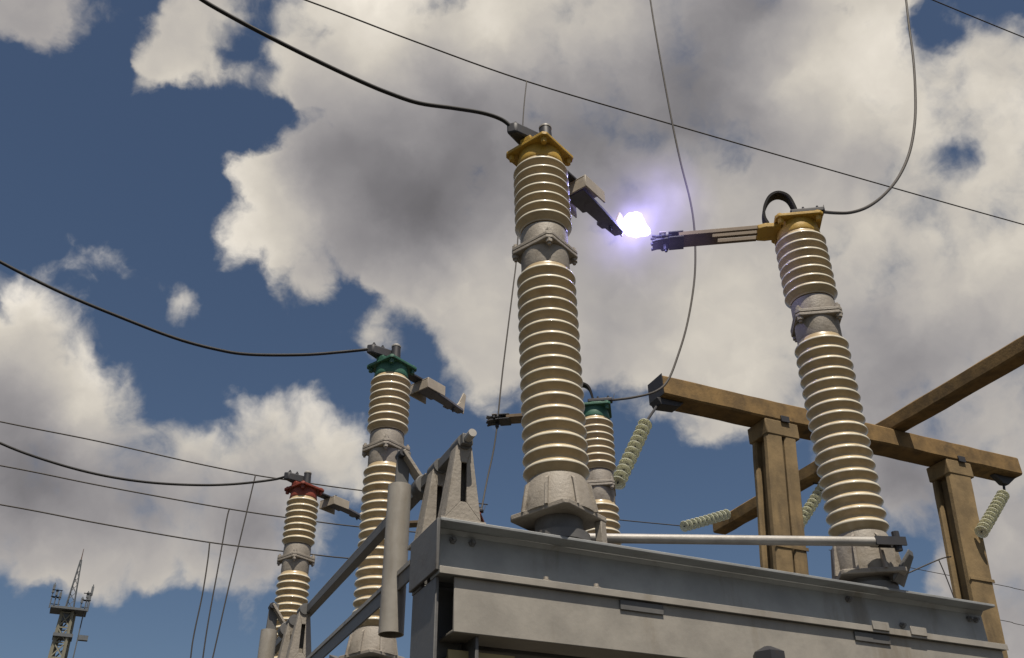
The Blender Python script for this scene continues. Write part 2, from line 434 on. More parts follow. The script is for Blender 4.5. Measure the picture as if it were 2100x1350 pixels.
def glass(name, rgb, trans=.55):
    m = mat(name, rgb, .12, coat=.5)
    b = m.node_tree.nodes['Principled BSDF']
    b.inputs['Transmission Weight'].default_value = trans
    b.inputs['IOR'].default_value = 1.45
    return m
M['glass'] = glass('green_glass', (.90, .91, .72), .25)

# ------------------------------------------------------------------ mesh helpers
class MB:
    """collects shapes; build() links them as one mesh object"""
    def __init__(s): s.v = []; s.f = []
    def add(s, vs, fs):
        o = len(s.v)
        s.v += [tuple(q) for q in vs]
        s.f += [tuple(i + o for i in f) for f in fs]
        return s
    def box(s, x0, x1, y0, y1, z0, z1):
        vs = [(x, y, z) for z in (z0, z1) for y in (y0, y1) for x in (x0, x1)]
        return s.add(vs, [(0, 2, 3, 1), (4, 5, 7, 6), (0, 1, 5, 4), (2, 6, 7, 3), (0, 4, 6, 2), (1, 3, 7, 5)])
    def bar(s, p0, p1, w, h, roll=(0, 0, 1)):
        """square bar from p0 to p1: w across, h along roll"""
        p0, p1 = Vector(p0), Vector(p1)
        d = (p1 - p0).normalized(); r = Vector(roll)
        a = d.cross(r)
        if a.length < 1e-5: a = d.cross(Vector((1, 0, 0)))
        a.normalize(); b = a.cross(d)
        vs = [p + a * sx * w / 2 + b * sz * h / 2 for p in (p0, p1) for sx, sz in ((-1, -1), (1, -1), (1, 1), (-1, 1))]
        return s.add(vs, [(0, 1, 2, 3), (7, 6, 5, 4), (0, 4, 5, 1), (1, 5, 6, 2), (2, 6, 7, 3), (3, 7, 4, 0)])
    def cyl(s, p0, p1, r0, r1=None, n=16, cap=True):
        r1 = r0 if r1 is None else r1
        return s.tube([p0, p1], [r0, r1], n, cap)
    def tube(s, path, r, n=8, cap=True):
        P = [Vector(p) for p in path]
        rs = r if isinstance(r, (list, tuple)) else [r] * len(P)
        d0_ = (P[1] - P[0]).normalized()
        a = d0_.cross(Vector((0, 0, 1)))
        if a.length < 1e-3: a = d0_.cross(Vector((1, 0, 0)))
        a.normalize()
        vs = []; fs = []
        for i, p in enumerate(P):
            d = (P[min(i + 1, len(P) - 1)] - P[max(i - 1, 0)]).normalized()
            a = (a - d * a.dot(d)).normalized(); b = d.cross(a)
            for k in range(n):
                t = 2 * math.pi * k / n
                vs.append(p + (a * math.cos(t) + b * math.sin(t)) * rs[i])
        for i in range(len(P) - 1):
            for k in range(n):
                k2 = (k + 1) % n
                fs.append((i * n + k, i * n + k2, (i + 1) * n + k2, (i + 1) * n + k))
        if cap:
            fs.append(tuple(range(n - 1, -1, -1))); e = (len(P) - 1) * n
            fs.append(tuple(range(e, e + n)))
        return s.add(vs, fs)
    def lathe(s, prof, n=48, at=(0, 0, 0), axis=None):
        ax = Vector(axis).normalized() if axis else Vector((0, 0, 1))
        q = Vector((0, 0, 1)).rotation_difference(ax); at = Vector(at)
        vs = [at + q @ Vector((r * math.cos(2 * math.pi * k / n), r * math.sin(2 * math.pi * k / n), z)) for r, z in prof for k in range(n)]
        fs = [(i * n + k, i * n + (k + 1) % n, (i + 1) * n + (k + 1) % n, (i + 1) * n + k) for i in range(len(prof) - 1) for k in range(n)]
        fs.append(tuple(range(n - 1, -1, -1))); e = (len(prof) - 1) * n
        fs.append(tuple(range(e, e + n)))
        return s.add(vs, fs)
    def prism(s, poly, vec):
        v = Vector(vec); P = [Vector(p) for p in poly]; n = len(P)
        fs = [tuple(range(n - 1, -1, -1)), tuple(range(n, 2 * n))]
        fs += [(i, (i + 1) % n, n + (i + 1) % n, n + i) for i in range(n)]
        return s.add(P + [p + v for p in P], fs)
    def bolt(s, c, axis=(0, 0, 1), r=.011, h=.012):
        c = Vector(c); a = Vector(axis).normalized()
        s.cyl(c, c + a * h, r, r, 6)
        return s.cyl(c + a * h, c + a * (h + .010), r * .55, r * .5, 8)
    def build(s, name, m, parent=None, smooth=35, bevel=0.0, loc=None):
        me = bpy.data.meshes.new(name)
        me.from_pydata(s.v, [], s.f)
        import bmesh
        bm = bmesh.new(); bm.from_mesh(me); bmesh.ops.recalc_face_normals(bm, faces=bm.faces); bm.to_mesh(me); bm.free()
        me.materials.append(m)
        for p in me.polygons: p.use_smooth = True
        me.set_sharp_from_angle(angle=R(smooth))
        o = bpy.data.objects.new(name, me)
        COL.objects.link(o)
        if parent: o.parent = parent
        if loc: o.location = loc
        if bevel:
            bv = o.modifiers.new('bevel', 'BEVEL'); bv.width = bevel; bv.segments = 2; bv.limit_method = 'ANGLE'; bv.angle_limit = R(40)
        return o
def tag(o, label, cat, group=None):
    o['label'] = label; o['category'] = cat; o['kind'] = 'thing'
    if group: o['group'] = group
    return o
def thing(name, label, cat, loc=(0, 0, 0), rotz=0.0, group=None):
    o = bpy.data.objects.new(name, None); o.empty_display_size = .1
    COL.objects.link(o)
    o.location = loc; o.rotation_euler = (0, 0, rotz)
    return tag(o, label, cat, group)
def copy_tree(o, parent=None, recolour=None):
    c = o.copy(); COL.objects.link(c)
    if parent: c.parent = parent
    if recolour and o.type == 'MESH' and o.data.materials and o.data.materials[0] == recolour[0]:
        c.material_slots[0].link = 'OBJECT'; c.material_slots[0].material = recolour[1]
    for ch in list(o.children): copy_tree(ch, c, recolour)
    return c
def smooth_path(P, sub=6):
    P = [Vector(p) for p in P]; out = []
    for i in range(len(P) - 1):
        a, b, c, d = P[max(i - 1, 0)], P[i], P[i + 1], P[min(i + 2, len(P) - 1)]
        for k in range(sub):
            t = k / sub
            out.append(.5 * ((2 * b) + (c - a) * t + (2 * a - 5 * b + 4 * c - d) * t * t + (3 * b - 3 * c + d - a) * t ** 3))
    return out + [P[-1]]

# ------------------------------------------------------------------ ground
nx = 40
gv = []; gf = []
ring = [-3000, -1200, -400, -150, -60] + [-40 + 4 * i for i in range(21)] + [60, 150, 400, 1200, 3000]
for y in ring:
    for x in ring:
        gv.append((x, y, .05 * noise.noise(Vector((x * .2, y * .2, 3))) if abs(x) < 50 and abs(y) < 50 else 0.0))
n = len(ring)
gf = [(j * n + i, j * n + i + 1, (j + 1) * n + i + 1, (j + 1) * n + i) for j in range(n - 1) for i in range(n - 1)]
gnd = MB().add(gv, gf).build('ground', M['gravel'])
gnd['kind'] = 'structure'

# ------------------------------------------------------------------ reference levels
Z0 = 2.8756                # lowest shed rim of every column
BEAM = -.247               # top of the base beams, below that rim
L, PITCH, SKEW = 1.2283, 1.8524, -.0227
PHASES = [('yellow', 0.0, 0.0), ('green', SKEW, PITCH), ('red', 2 * SKEW, 2 * PITCH)]

# ------------------------------------------------------------------ base frames under the three poles
def make_frame():
    t = thing('disconnector_base', 'grey channel base frame in front carrying the two yellow capped columns', 'steel base', (0, 0, Z0), 0, 'base frames under the switch poles')
    x0, x1 = -.42, 1.70
    for name, yw, yo in (('front_channel', -.032, -.10), ('back_channel', .062, .13)):
        b = MB(); s = -1 if yo < yw else 1
        b.box(x0, x1, min(yw, yw - s * .008), max(yw, yw - s * .008), -.395, BEAM - .010)
        for z0, z1 in ((BEAM - .010, BEAM), (-.408, -.395)):
            b.box(x0 - .001, x1 + .001, min(yw - s * .008, yo), max(yw - s * .008, yo), z0, z1)
        # fillets of the rolled section
        for z, dz in ((BEAM - .010, -.014), (-.395, .014)):
            b.prism([(x0, yw, z), (x0, yw + s * .014, z), (x0, yw, z + dz)], (x1 - x0, 0, 0))
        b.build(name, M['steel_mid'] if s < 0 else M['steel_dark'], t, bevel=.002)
    lip = MB().box(x0 - .002, x1 + .003, -.1035, -.1005, -.4095, -.389)
    lip.build('flange_edge', M['steel'], t, bevel=.001)
    MB().box(x0 - .012, x0 - .002, -.098, .128, -.40, BEAM - .003).build('end_plate', M['steel_dark'], t, bevel=.002)
    # lower support channel with the pale front web
    b = MB(); b.box(-.372, 1.688, -.088, -.080, -.56, -.4085)
    b.box(-.372, 1.688, -.080, .02, -.56, -.552)
    b.build('support_channel', M['steel'], t, bevel=.002)
    b = MB(); b.box(-.36, 1.68, .06, .068, -.56, -.4085); b.box(-.36, 1.68, .068, .13, -.56, -.552)
    b.build('rear_support_channel', M['steel_dark'], t, bevel=.002)  # deep shade behind the front channel put into its dark paint
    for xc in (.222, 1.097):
        MB().box(xc - .074, xc + .074, -.0945, -.0895, -.442, -.412).build('shadow_plate', M['steel_dark'], t, bevel=.0015)  # dark plates built in place of cast shadows under the flange
    for xc in (-.088, .076, 1.129, 1.293):
        b = MB(); b.bolt((xc, -.083, -.395), (0, 0, 1), .014, .012); b.cyl((xc, -.083, -.395), (xc, -.083, -.392), .02, .02, 14)
        b.build('bolt', M['casting'], t)
    for xc in (1.129, 1.293):
        MB().box(xc - .035, xc + .035, -.109, -.1045, -.402, -.374).build('joint_plate', M['steel'], t, bevel=.001)
    b = MB(); b.box(-.36, -.16, -.02, -.012, -.612, -.588); b.box(-.36, -.16, -.012, .055, -.612, -.606); b.build('packing_strip', M['strip'], t, bevel=.0015)
    b = MB(); b.box(.2, .42, -.02, -.012, -.605, -.575); b.build('packing_strip', M['steel'], t, bevel=.0015)
    for xb, zb in ((1.63, -.29), (1.66, -.29), (1.30, -.35), (1.08, -.285), (-.36, -.285), (-.30, -.285)):
        b = MB(); b.bolt((xb, -.032, zb), (0, -1, 0), .011, .009); b.build('bolt', M['steel_dark'], t)
    # posts
    for xc in (-.355, 1.62):
        b = MB(); zb = -Z0 - .2
        for xf in (-.065, .055): b.box(xc + xf, xc + xf + .01, -.07, .125, zb, -.4095 if xc > 0 else -.4095)
        b.box(xc - .055, xc + .055, .024, .032, zb, -.4095)
        b.build('support_post', M['steel_dark'], t, bevel=.002)
    # bearing pedestals at the left end, with a slot in each face
    def ped(yf, xc):
        b = MB(); zt, zb = .0, BEAM + .012; wt, wb = .024, .056; th = .008
        def X(s, z): k = (z - zb) / (zt - zb); return xc + s * (wb + (wt - wb) * k)
        sl = .009; za, zc = zb + .055, zt - .055
        for s in (-1, 1):
            b.prism([(X(s, zb), yf, zb), (xc + s * sl, yf, za), (xc + s * sl, yf, zc), (X(s, zt), yf, zt)], (0, th, 0))
            b.prism([(X(s, zb), yf + th, zb), (X(s, zt), yf + th, zt), (X(s, zt), yf + .055, zt), (X(s, zb), yf + .075, zb)], (-s * .007, 0, 0))
        b.prism([(X(-1, zb), yf, zb), (X(1, zb), yf, zb), (xc + sl, yf, za), (xc - sl, yf, za)], (0, th, 0))
        b.prism([(X(-1, zt), yf, zt), (xc - sl, yf, zc), (xc + sl, yf, zc), (X(1, zt), yf, zt)], (0, th, 0))
        b.prism([(X(-1, zb) , yf + .046, zb), (X(1, zb), yf + .046, zb), (X(1, zt), yf + .046, zt), (X(-1, zt), yf + .046, zt)], (0, .006, 0))
        p = b.build('bearing_pedestal', M['casting'], t, bevel=.0015)
        MB().box(xc - .07, xc + .07, yf - .006, yf + .085, BEAM + .0005, BEAM + .0118).build('foot_plate', M['casting'], p, bevel=.0015)
        MB().cyl((xc, yf - .006, .012), (xc, yf + .06, .012), .025, .025, 20).build('bearing', M['steel_dark'], p)
    ped(-.075, -.345); ped(.115, -.350)
    return t
frame = make_frame()
FR_LAB = {'green': 'grey channel base frame under the two green capped columns', 'red': 'grey channel base frame farthest back under the red capped columns'}
for ph, dx, dy in PHASES[1:]:
    c = copy_tree(frame); c.location = (dx, dy, Z0); c['label'] = FR_LAB[ph]

# ------------------------------------------------------------------ rotating insulator columns
def shed_profile(zb, zt, nshed, r, core):
    """(profile, rim rows): deep bell shaped sheds with a thin upright lip, rims evenly spaced from zb to zt"""
    prof = [(core * .99, zb - .034), (core, zb - .028)]; rims = []
    step = (zt - zb) / (nshed - 1)
    for i in range(nshed):
        z = zb + i * step
        prof += [(core + .002, z - .026), (r - .012, z - .019), (r - .0045, z - .0085), (r - .0008, z - .0052)]
        rims.append(len(prof) - 1)
        prof += [(r, z - .0036), (r - .0009, z + .0015), (r - .0026, z + .0047), (r - .006, z + .0067), (core + .010, z + .0105), (core + .002, z + .0165)]
    prof += [(core, zt + .026), (core * .98, zt + .032)]
    return prof, rims
def porcelain(name, parent, *args):
    prof, rims = shed_profile(*args)
    n = 64
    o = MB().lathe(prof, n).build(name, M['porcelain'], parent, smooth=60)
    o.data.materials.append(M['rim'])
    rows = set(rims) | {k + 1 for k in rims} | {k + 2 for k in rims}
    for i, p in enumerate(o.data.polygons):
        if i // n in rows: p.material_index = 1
    return o
def square(h, ch):
    return [(h - ch, -h), (h, -h + ch), (h, h - ch), (h - ch, h), (-h + ch, h), (-h, h - ch), (-h, -h + ch), (-h + ch, -h)]
def plate(b, h, ch, z0, z1):
    return b.prism([(x, y, z0) for x, y in square(h, ch)], (0, 0, z1 - z0))
def make_column(kind, label, paint):
    t = thing('insulator_column', label, 'insulator', group='insulator columns of the disconnector')
    Lf = kind == 'left'
    # base casting: skirt, ribs, square foot, bearing under it
    zf = -.165 if Lf else -.195
    b = MB()
    b.lathe([(.088, -.031), (.094, -.034), (.100, -.052), (.108, -.085), (.118 if Lf else .106, zf + .02), (.118 if Lf else .106, zf + .013)], 40)
    foot = b.build('base_casting', M['casting'], t, bevel=.0)
    b = MB(); plate(b, .112, .012, zf, zf + .0175)
    b.build('foot_flange', M['casting'], foot, bevel=.003)
    for a in range(8):
        q = a * math.pi / 4 + .3; c, s_ = math.cos(q), math.sin(q)
        b = MB(); b.prism([(c * .096, s_ * .096, -.045), (c * .112, s_ * .112, -.06), (c * .128, s_ * .128, zf + .0137), (c * .10, s_ * .10, zf + .0137)], (-s_ * .009, c * .009, 0))
        b.build('rib', M['casting'], foot)
    b = MB(); b.lathe([(.095, BEAM + .001), (.095, BEAM + .03), (.075, BEAM + .034), (.075, zf - .0005)], 32)
    b.build('bearing_housing', M['steel_dark'], t)
    if Lf:
        MB().box(.07, .098, -.11, -.085, BEAM + .002, zf - .001).build('stop_lug', M['casting'], t, bevel=.002)
    # operating lever
    la = R(144 if Lf else 142) + (math.pi - R(59) if Lf else 0)
    la = R(85) if Lf else R(148)
    d = Vector((math.cos(la), math.sin(la), 0)); nrm = Vector((-d.y, d.x, 0))
    b = MB(); lz = zf + .02; ln = .30 if Lf else .165
    b.prism([d * .10 + nrm * .05 + Vector((0, 0, lz - .05)), d * .10 - nrm * .05 + Vector((0, 0, lz - .05)), d * ln - nrm * .022 + Vector((0, 0, lz + .04)), d * ln + nrm * .022 + Vector((0, 0, lz + .04))], (0, 0, .02))
    b.build('lever', M['steel_dark'], t, bevel=.003)
    # lower porcelain
    porcelain('lower_porcelain', t, 0, .7626, 17, .107, .088)
    # joint between the two insulators
    b = MB(); b.lathe([(.074, .786), (.086, .790), (.089, .80), (.089, .872)], 40)
    jt = b.build('lower_cap', M['casting'], t)
    b = MB(); b.lathe([(.089, .906), (.089, .968), (.086, .978), (.074, .984)], 40)
    b.build('upper_cap', M['casting'], t)
    b = MB(); plate(b, .094, .016, .873, .887); b.build('joint_flange', M['casting'], t, bevel=.003)
    b = MB(); plate(b, .094, .016, .889, .905); b.build('joint_flange', M['casting'], t, bevel=.003)
    for sx in (-1, 1):
        for sy in (-1, 1):
            b = MB(); b.bolt((sx * .077, sy * .077, .873), (0, 0, -1), .013, .014); b.build('nut', M['casting'], t)
            b = MB(); b.bolt((sx * .077, sy * .077, .905), (0, 0, 1), .013, .012); b.build('bolt', M['casting'], t)
    # upper porcelain
    porcelain('upper_porcelain', t, 1.0162, 1.2839, 7, .108, .089)
    # painted head
    b = MB(); b.lathe([(.074, 1.308), (.090, 1.311), (.093, 1.318), (.089, 1.345), (.086, 1.36), (.086, 1.3745)], 40)
    hd = b.build('head_cap', paint, t)
    b = MB(); plate(b, .102, .014, 1.375, 1.391); b.build('head_plate', paint, hd, bevel=.003)
    for sx in (-1, 1):
        for sy in (-1, 1):
            b = MB(); b.cyl((sx * .079, sy * .079, 1.3745), (sx * .079, sy * .079, 1.352), .013, .012, 6); b.build('nut', paint, hd); b = MB(); b.cyl((sx * .079, sy * .079, 1.3905), (sx * .079, sy * .079, 1.402), .013, .012, 6); b.build('bolt', paint, hd)
    b = MB(); b.lathe([(.06, 1.3905), (.055, 1.408), (.03, 1.412)], 24); b.build('turntable', paint, hd)
    if Lf:
        # cable clamp and stud
        b = MB(); b.prism([(-.155, .045, 1.425), (-.145, .005, 1.418), (-.035, -.035, 1.413), (-.02, .005, 1.413), (-.05, .05, 1.42)], (0, 0, .055))
        c = b.build('terminal_clamp', M['iron'], t, bevel=.008)
        b = MB(); b.box(-.10, -.06, -.03, .02, 1.3915, 1.4125); b.build('clamp_foot', paint, c, bevel=.003)
        for x, y in ((-.12, .025), (-.07, .01)):
            b = MB(); b.bolt((x, y, 1.478), (0, 0, 1), .011, .010); b.build('bolt', M['iron'], c)
        b = MB(); b.cyl((-.03, -.055, 1.3908), (-.03, -.055, 1.478), .027, .024, 16); st = b.build('terminal_stud', M['iron'], t)
        b = MB(); b.lathe([(.026, 1.4785), (.026, 1.486), (.018, 1.495)], 16, (-.03, -.055, 0)); b.build('stud_cap', M['zinc'], st)
        # blade: bracket, hooded block, arm, upright arcing plate
        b = MB(); b.box(.075, .235, -.03, .03, 1.391, 1.403); b.box(.14, .18, -.012, .012, 1.403, 1.412); b.build('blade_bracket', M['iron'], t, bevel=.002)
        b = MB(); x0, x1, w, za, zb = .208, .350, .076, 1.332, 1.394
        b.box(x0, x1, -w, -w + .006, za, zb); b.box(x0, x1, w - .006, w, za, zb); b.box(x0, x1, -w + .006, w - .006, zb - .007, zb - .001); b.box(x0 + .001, x0 + .007, -w + .006, w - .006, za, zb - .007)
        hood = b.build('blade_hood', M['hood'], t, bevel=.002)
        b = MB(); b.bolt((.25, -.04, zb), (0, 0, 1), .012, .012); b.build('bolt', M['iron'], hood)
        b = MB(); b.prism([(.25, -.034, 1.362), (.40, -.030, 1.355), (.565, -.024, 1.340), (.575, -.010, 1.338), (.565, .022, 1.340), (.50, .028, 1.345), (.495, .040, 1.346), (.46, .044, 1.349), (.455, .030, 1.350), (.37, .034, 1.356), (.365, .05, 1.356), (.25, .05, 1.362)], (0, 0, .016))
        arm = b.build('contact_arm', M['arm'], t, bevel=.002)
        b = MB(); b.prism([(.515, -.006, 1.354), (.588, -.006, 1.340), (.606, -.006, 1.470), (.585, -.006, 1.478), (.545, -.006, 1.40)], (0, .008, 0))
        b.prism([(.505, -.02, 1.356), (.545, -.02, 1.356), (.55, -.02, 1.40)], (0, .03, 0))
        b.build('arcing_plate', M['hood'], arm, bevel=.0015)
        b = MB(); b.bolt((.50, .0, 1.34), (0, 0, -1), .010, .010); b.build('bolt', M['iron'], arm)
    else:
        b = MB(); b.box(-.115, .03, .034, .078, 1.404, 1.428); c = b.build('terminal_clamp', M['iron'], t, bevel=.006)
        b = MB(); b.box(-.05, .01, .03, .082, 1.391, 1.4035); b.build('clamp_foot', paint, c, bevel=.002)
        for x in (-.09, -.03):
            b = MB(); b.bolt((x, .056, 1.428), (0, 0, 1), .010, .009); b.build('bolt', M['iron'], c)
        b = MB(); b.cyl((-.118, .056, 1.418), (-.128, .02, 1.478), .0025, .0015, 6); b.build('loose_strand', M['strand'], c)
        # flexible loop from the head to the blade root
        P = smooth_path([(.128, .03, 1.382), (.138, .03, 1.42), (.130, .03, 1.475), (.10, .03, 1.53), (.06, .03, 1.548), (.022, .03, 1.525), (.005, .03, 1.475), (-.005, .03, 1.412)], 5)
        b = MB(); vs = []; fs = []
        for i, p in enumerate(P):
            dd = (P[min(i + 1, len(P) - 1)] - P[max(i - 1, 0)]).normalized(); nn = Vector((-dd.z, 0, dd.x)) * .0055
            for sx, sy in ((-1, -1), (1, -1), (1, 1), (-1, 1)):
                vs.append(p + nn * sx + Vector((0, .025 * sy, 0)))
        for i in range(len(P) - 1):
            for k in range(4): fs.append((i * 4 + k, i * 4 + (k + 1) % 4, i * 4 + 4 + (k + 1) % 4, i * 4 + 4 + k))
        fs += [(3, 2, 1, 0), tuple(len(vs) - 4 + k for k in range(4))]
        b.add(vs, fs); b.build('flexible_strap', M['strap'], t)
        # blade: root block, three flat bars, jaw
        b = MB(); b.prism([(.075, -.040, 1.354), (.14, -.044, 1.354), (.175, -.036, 1.354), (.175, .053, 1.354), (.14, .062, 1.354), (.075, .055, 1.354)], (0, 0, .022))
        root = b.build('blade_root', paint, t, bevel=.003)
        for y, w in ((-.030, .016), (.012, .016), (.048, .012)):
            MB().box(.1755, .515, y - w / 2, y + w / 2, 1.354, 1.374).build('blade_bar', M['brown'], t, bevel=.0015)
        b = MB(); b.box(.345, .50, -.022, .004, 1.354, 1.370); b.box(.37, .505, .020, .042, 1.354, 1.370); b.build('blade_spacer', M['brown'], t)
        jw = MB().box(.495, .56, -.040, .056, 1.346, 1.352).build('jaw_plate', M['iron'], t, bevel=.001)
        MB().box(.495, .56, -.040, .056, 1.374, 1.380).build('jaw_plate', M['iron'], t, bevel=.001)
        for k, y in enumerate((-.030, -.009, .014, .037)):
            b = MB(); yy = y * .85 + .002
            for z, zt in ((1.3565, 1.352), (1.3695, 1.374)):
                b.bar((.545, y, z), (.615, yy, zt), .015, .008); b.bar((.612, yy, zt), (.638 - .006 * (k % 2), yy, zt + (.006 if zt > 1.36 else -.006)), .015, .007)
            b.build('contact_finger', M['iron'], jw, bevel=.001)
        b = MB(); b.bar((.585, -.048, 1.363), (.585, .060, 1.363), .012, .012); b.bolt((.575, .0, 1.347), (0, 0, -1), .012, .026); b.cyl((.585, -.052, 1.363), (.585, -.042, 1.363), .012, .012, 6); b.build('clamping_bolt', M['iron'], jw)
        b = MB(); b.box(.57, .60, -.042, .052, 1.381, 1.385); b.build('spring_leaf', M['contact'], jw)
    return t
TH_L, TH_R = R(27), R(148)
left = make_column('left', 'beige ribbed insulator column with yellow cap, left of the bright electric arc', M['yellow'])
right = make_column('right', 'beige ribbed insulator column with yellow cap and black strap loop, right of the arc', M['yellow'])
LAB = {('left', 'green'): 'beige ribbed insulator column with green cap, partly behind the grey hanging pipe',
       ('right', 'green'): 'beige ribbed insulator column with green cap, half hidden behind the yellow capped one',
       ('left', 'red'): 'small distant beige ribbed insulator column with red cap and black cable',
       ('right', 'red'): 'distant red capped insulator column mostly hidden, its jaw showing beside the front bracket'}
def set_pose(o, x, y, th, tx, ty):
    o.matrix_world = Matrix.Translation((x, y, Z0)) @ Matrix(((1, 0, tx, 0), (0, 1, ty, 0), (-tx, -ty, 1, 0), (0, 0, 0, 1))) @ Matrix.Rotation(th, 4, 'Z')
COLS = {}
for ph, dx, dy in PHASES:
    cl = left if ph == 'yellow' else copy_tree(left, None, (M['yellow'], M[ph]))
    cr = right if ph == 'yellow' else copy_tree(right, None, (M['yellow'], M[ph]))
    if ph != 'yellow': cl['label'] = LAB['left', ph]; cr['label'] = LAB['right', ph]
    e = -.006 if ph == 'red' else 0
    COLS['left', ph] = cl; COLS['right', ph] = cr
    set_pose(cl, dx + e, dy - (.0378 if ph == 'red' else 0), TH_L, -.0055 if ph == 'yellow' else 0, .0224 if ph == 'yellow' else 0)
    set_pose(cr, dx + L + (.0154 if ph == 'green' else 0), dy, TH_R, -.0056 if ph == 'yellow' else 0, -.0155 if ph == 'yellow' else 0)
    # crossed rod that ties the two levers together
    rod = tag(MB().tube([(.02, .306, 0), (1.165, -.136, 0)], .0165, 16).build('coupling_rod', M['zinc']),
              {'yellow': 'long pale grey rod lying level above the front base beam', 'green': 'grey coupling rod behind the front base beam between green capped columns', 'red': 'grey coupling rod farthest back between red capped columns'}[ph], 'rod', 'coupling rods between column levers')
    rod.location = (dx, dy, Z0 - .103)
    b = MB()
    for s in (-1, 1): b.bar((1.15, -.132 + s * .014, 0.0), (1.255, -.165 + s * .014, .0), .008, .03)
    b.cyl((1.235, -.158, -.03), (1.235, -.158, .038), .013, .013, 10)
    b.build('clevis', M['iron'], rod)
    b = MB(); b.bar((1.16, -.135, 0), (1.215, -.152, 0), .018, .018); b.build('thread', M['iron'], rod)

# ------------------------------------------------------------------ drive gear along the left end
sh = thing('operating_shaft', 'long grey square shaft running back across the left ends of the base frames', 'shaft', (-.345, -.10, Z0 + .012))
MB().box(-.017, .017, 0, 4.1, -.017, .017).build('bar', M['steel_dark'], sh, bevel=.002)
MB().cyl((0, -.038, .003), (0, -.001, .0), .013, .013, 14).build('shaft_end', M['zinc'], sh)
MB().box(-.0172, .021, .33, 4.09, .0175, .0215).build('top_strip', M['steel'], sh)
tb = thing('tie_beam', 'grey angle tie beam running back under the shaft behind the hanging pipe', 'beam', (-.40, .14, Z0 - .30))
b = MB(); b.box(-.025, .025, 0, 1.62, -.006, 0); b.box(-.025, -.019, 0, 1.62, -.055, -.006); b.build('angle', M['steel_dark'], tb, bevel=.001)
MB().box(-.03, -.0255, 0, 1.62, -.010, .004).build('edge_strip', M['steel'], tb)
def make_weight():
    t = thing('counterweight_pipe', 'pale grey open ended pipe hanging beside the left end of the front frame', 'pipe', (-.425, .295, Z0), 0, 'counterweight pipes on the drive shaft')
    b = MB(); b.lathe([(.033, .0), (.038, .002), (.0385, -.475), (.0385, -.478), (.034, -.478), (.034, -.05), (.001, -.05)][::-1], 32)
    b.build('pipe', M['steel'], t)
    b = MB(); b.bar((.095, 0, -.0), (.0, 0, .125), .012, .05, (0, 1, 0)); b.build('lever', M['casting'], t, bevel=.002)
    b = MB(); b.bar((.012, .012, .135), (.008, .012, -.004), .012, .045, (1, 0, 0)); b.build('hanger', M['steel_dark'], t, bevel=.002)
    b = MB(); b.cyl((.0, -.02, .118), (.0, .03, .118), .014, .014, 10); b.build('pin', M['iron'], t)
    b = MB(); b.cyl((.08, -.028, .012), (.08, .028, .012), .036, .036, 16); b.build('lever_hub', M['steel_dark'], t, bevel=.003)
    return t
wgt = make_weight()
for ph, dx, dy in PHASES[1:]:
    c = copy_tree(wgt); c.location = (-.425 + dx, .295 + dy, Z0)
    c['label'] = {'green': 'grey counterweight pipe at the bottom edge beside the red capped column', 'red': 'grey counterweight pipe farthest back on the shaft'}[ph]
dr = thing('drive_pipe', 'upright drive pipe with dark pointed cap just showing before the pale front channel', 'pipe', (.62, -.145, 0))
MB().cyl((0, 0, -.1), (0, 0, Z0 - .56), .032, .032, 20).build('pipe', M['steel_dark'], dr)
MB().lathe([(.045, Z0 - .575), (.05, Z0 - .57), (.05, Z0 - .535), (.012, Z0 - .515)], 6).build('cap', M['iron'], dr, smooth=10)

# ------------------------------------------------------------------ cables and wires
bpy.context.view_layer.update()
for side, ph, key in (('left', 'yellow', 'c_yl'), ('left', 'green', 'c_gl'), ('left', 'red', 'c_rl'), ('right', 'yellow', 'd_yr'), ('right', 'green', 'd_gr'), ('right', 'red', 'd_rr')):
    WIRE[key][-1] = tuple(COLS[side, ph].matrix_world @ Vector((-.135, .026, 1.452) if side == 'left' else (-.10, .056, 1.416)))
def wire(name, key, r, m, label, cat, group=None, n=8, sub=6):
    P = WIRE[key]
    o = MB().tube(smooth_path(P, sub), r, n).build(name, m, smooth=180)
    return tag(o, label, cat, group)
wire('power_cable', 'c_yl', .0082, M['rubber'], 'thick black cable from the top left down to the tall yellow capped column', 'cable', 'black cables to the left columns', 10)
wire('power_cable', 'c_gl', .0082, M['rubber'], 'black cable sagging from the left edge to the green capped column', 'cable', 'black cables to the left columns', 10)
wire('power_cable', 'c_rl', .0082, M['rubber'], 'black cable sagging from the left edge to the red capped column', 'cable', 'black cables to the left columns', 10)
wire('dropper_wire', 'd_gr', .0075, M['strand'], 'grey wire curving from the top edge down to the half hidden green capped column', 'wire', 'dropper wires to the right columns')
wire('dropper_wire', 'd_yr', .0078, M['strand'], 'grey wire looping from the top right down to the yellow cap with strap', 'wire', 'dropper wires to the right columns')
wire('dropper_wire', 'd_rr', .0065, M['strand'], 'thin grey wire hanging behind the tall yellow capped column', 'wire', 'dropper wires to the right columns')
wire('overhead_wire', 'o_far', .0085, M['strand'], 'thin overhead wire crossing the whole sky above the columns', 'wire', 'overhead wires')
wire('overhead_wire', 'o_near', .0075, M['strand'], 'thin overhead wire cutting the top right corner', 'wire', 'overhead wires')
for k, s_ in (('l1', 'topmost'), ('l2', 'middle'), ('l3', 'lowest')):
    wire('overhead_wire', k, .014, M['strand'], s_ + ' of the three faint wires behind the red capped column', 'wire', 'overhead wires')
for k, s_ in (('dl1', 'rightmost'), ('dl2', 'middle'), ('dl3', 'leftmost')):
    wire('dropper_wire', k, .013, M['strand'], s_ + ' of the three faint wires hanging down right of the tower', 'wire', 'droppers right of the tower')
wire('overhead_wire', 'w_s3', .013, M['strand'], 'thin wire leading to the level glass string behind the beam', 'wire', 'overhead wires')
wire('stay_wire', 'r1', .012, M['strand'], 'thin wire running left from the right concrete post', 'wire')
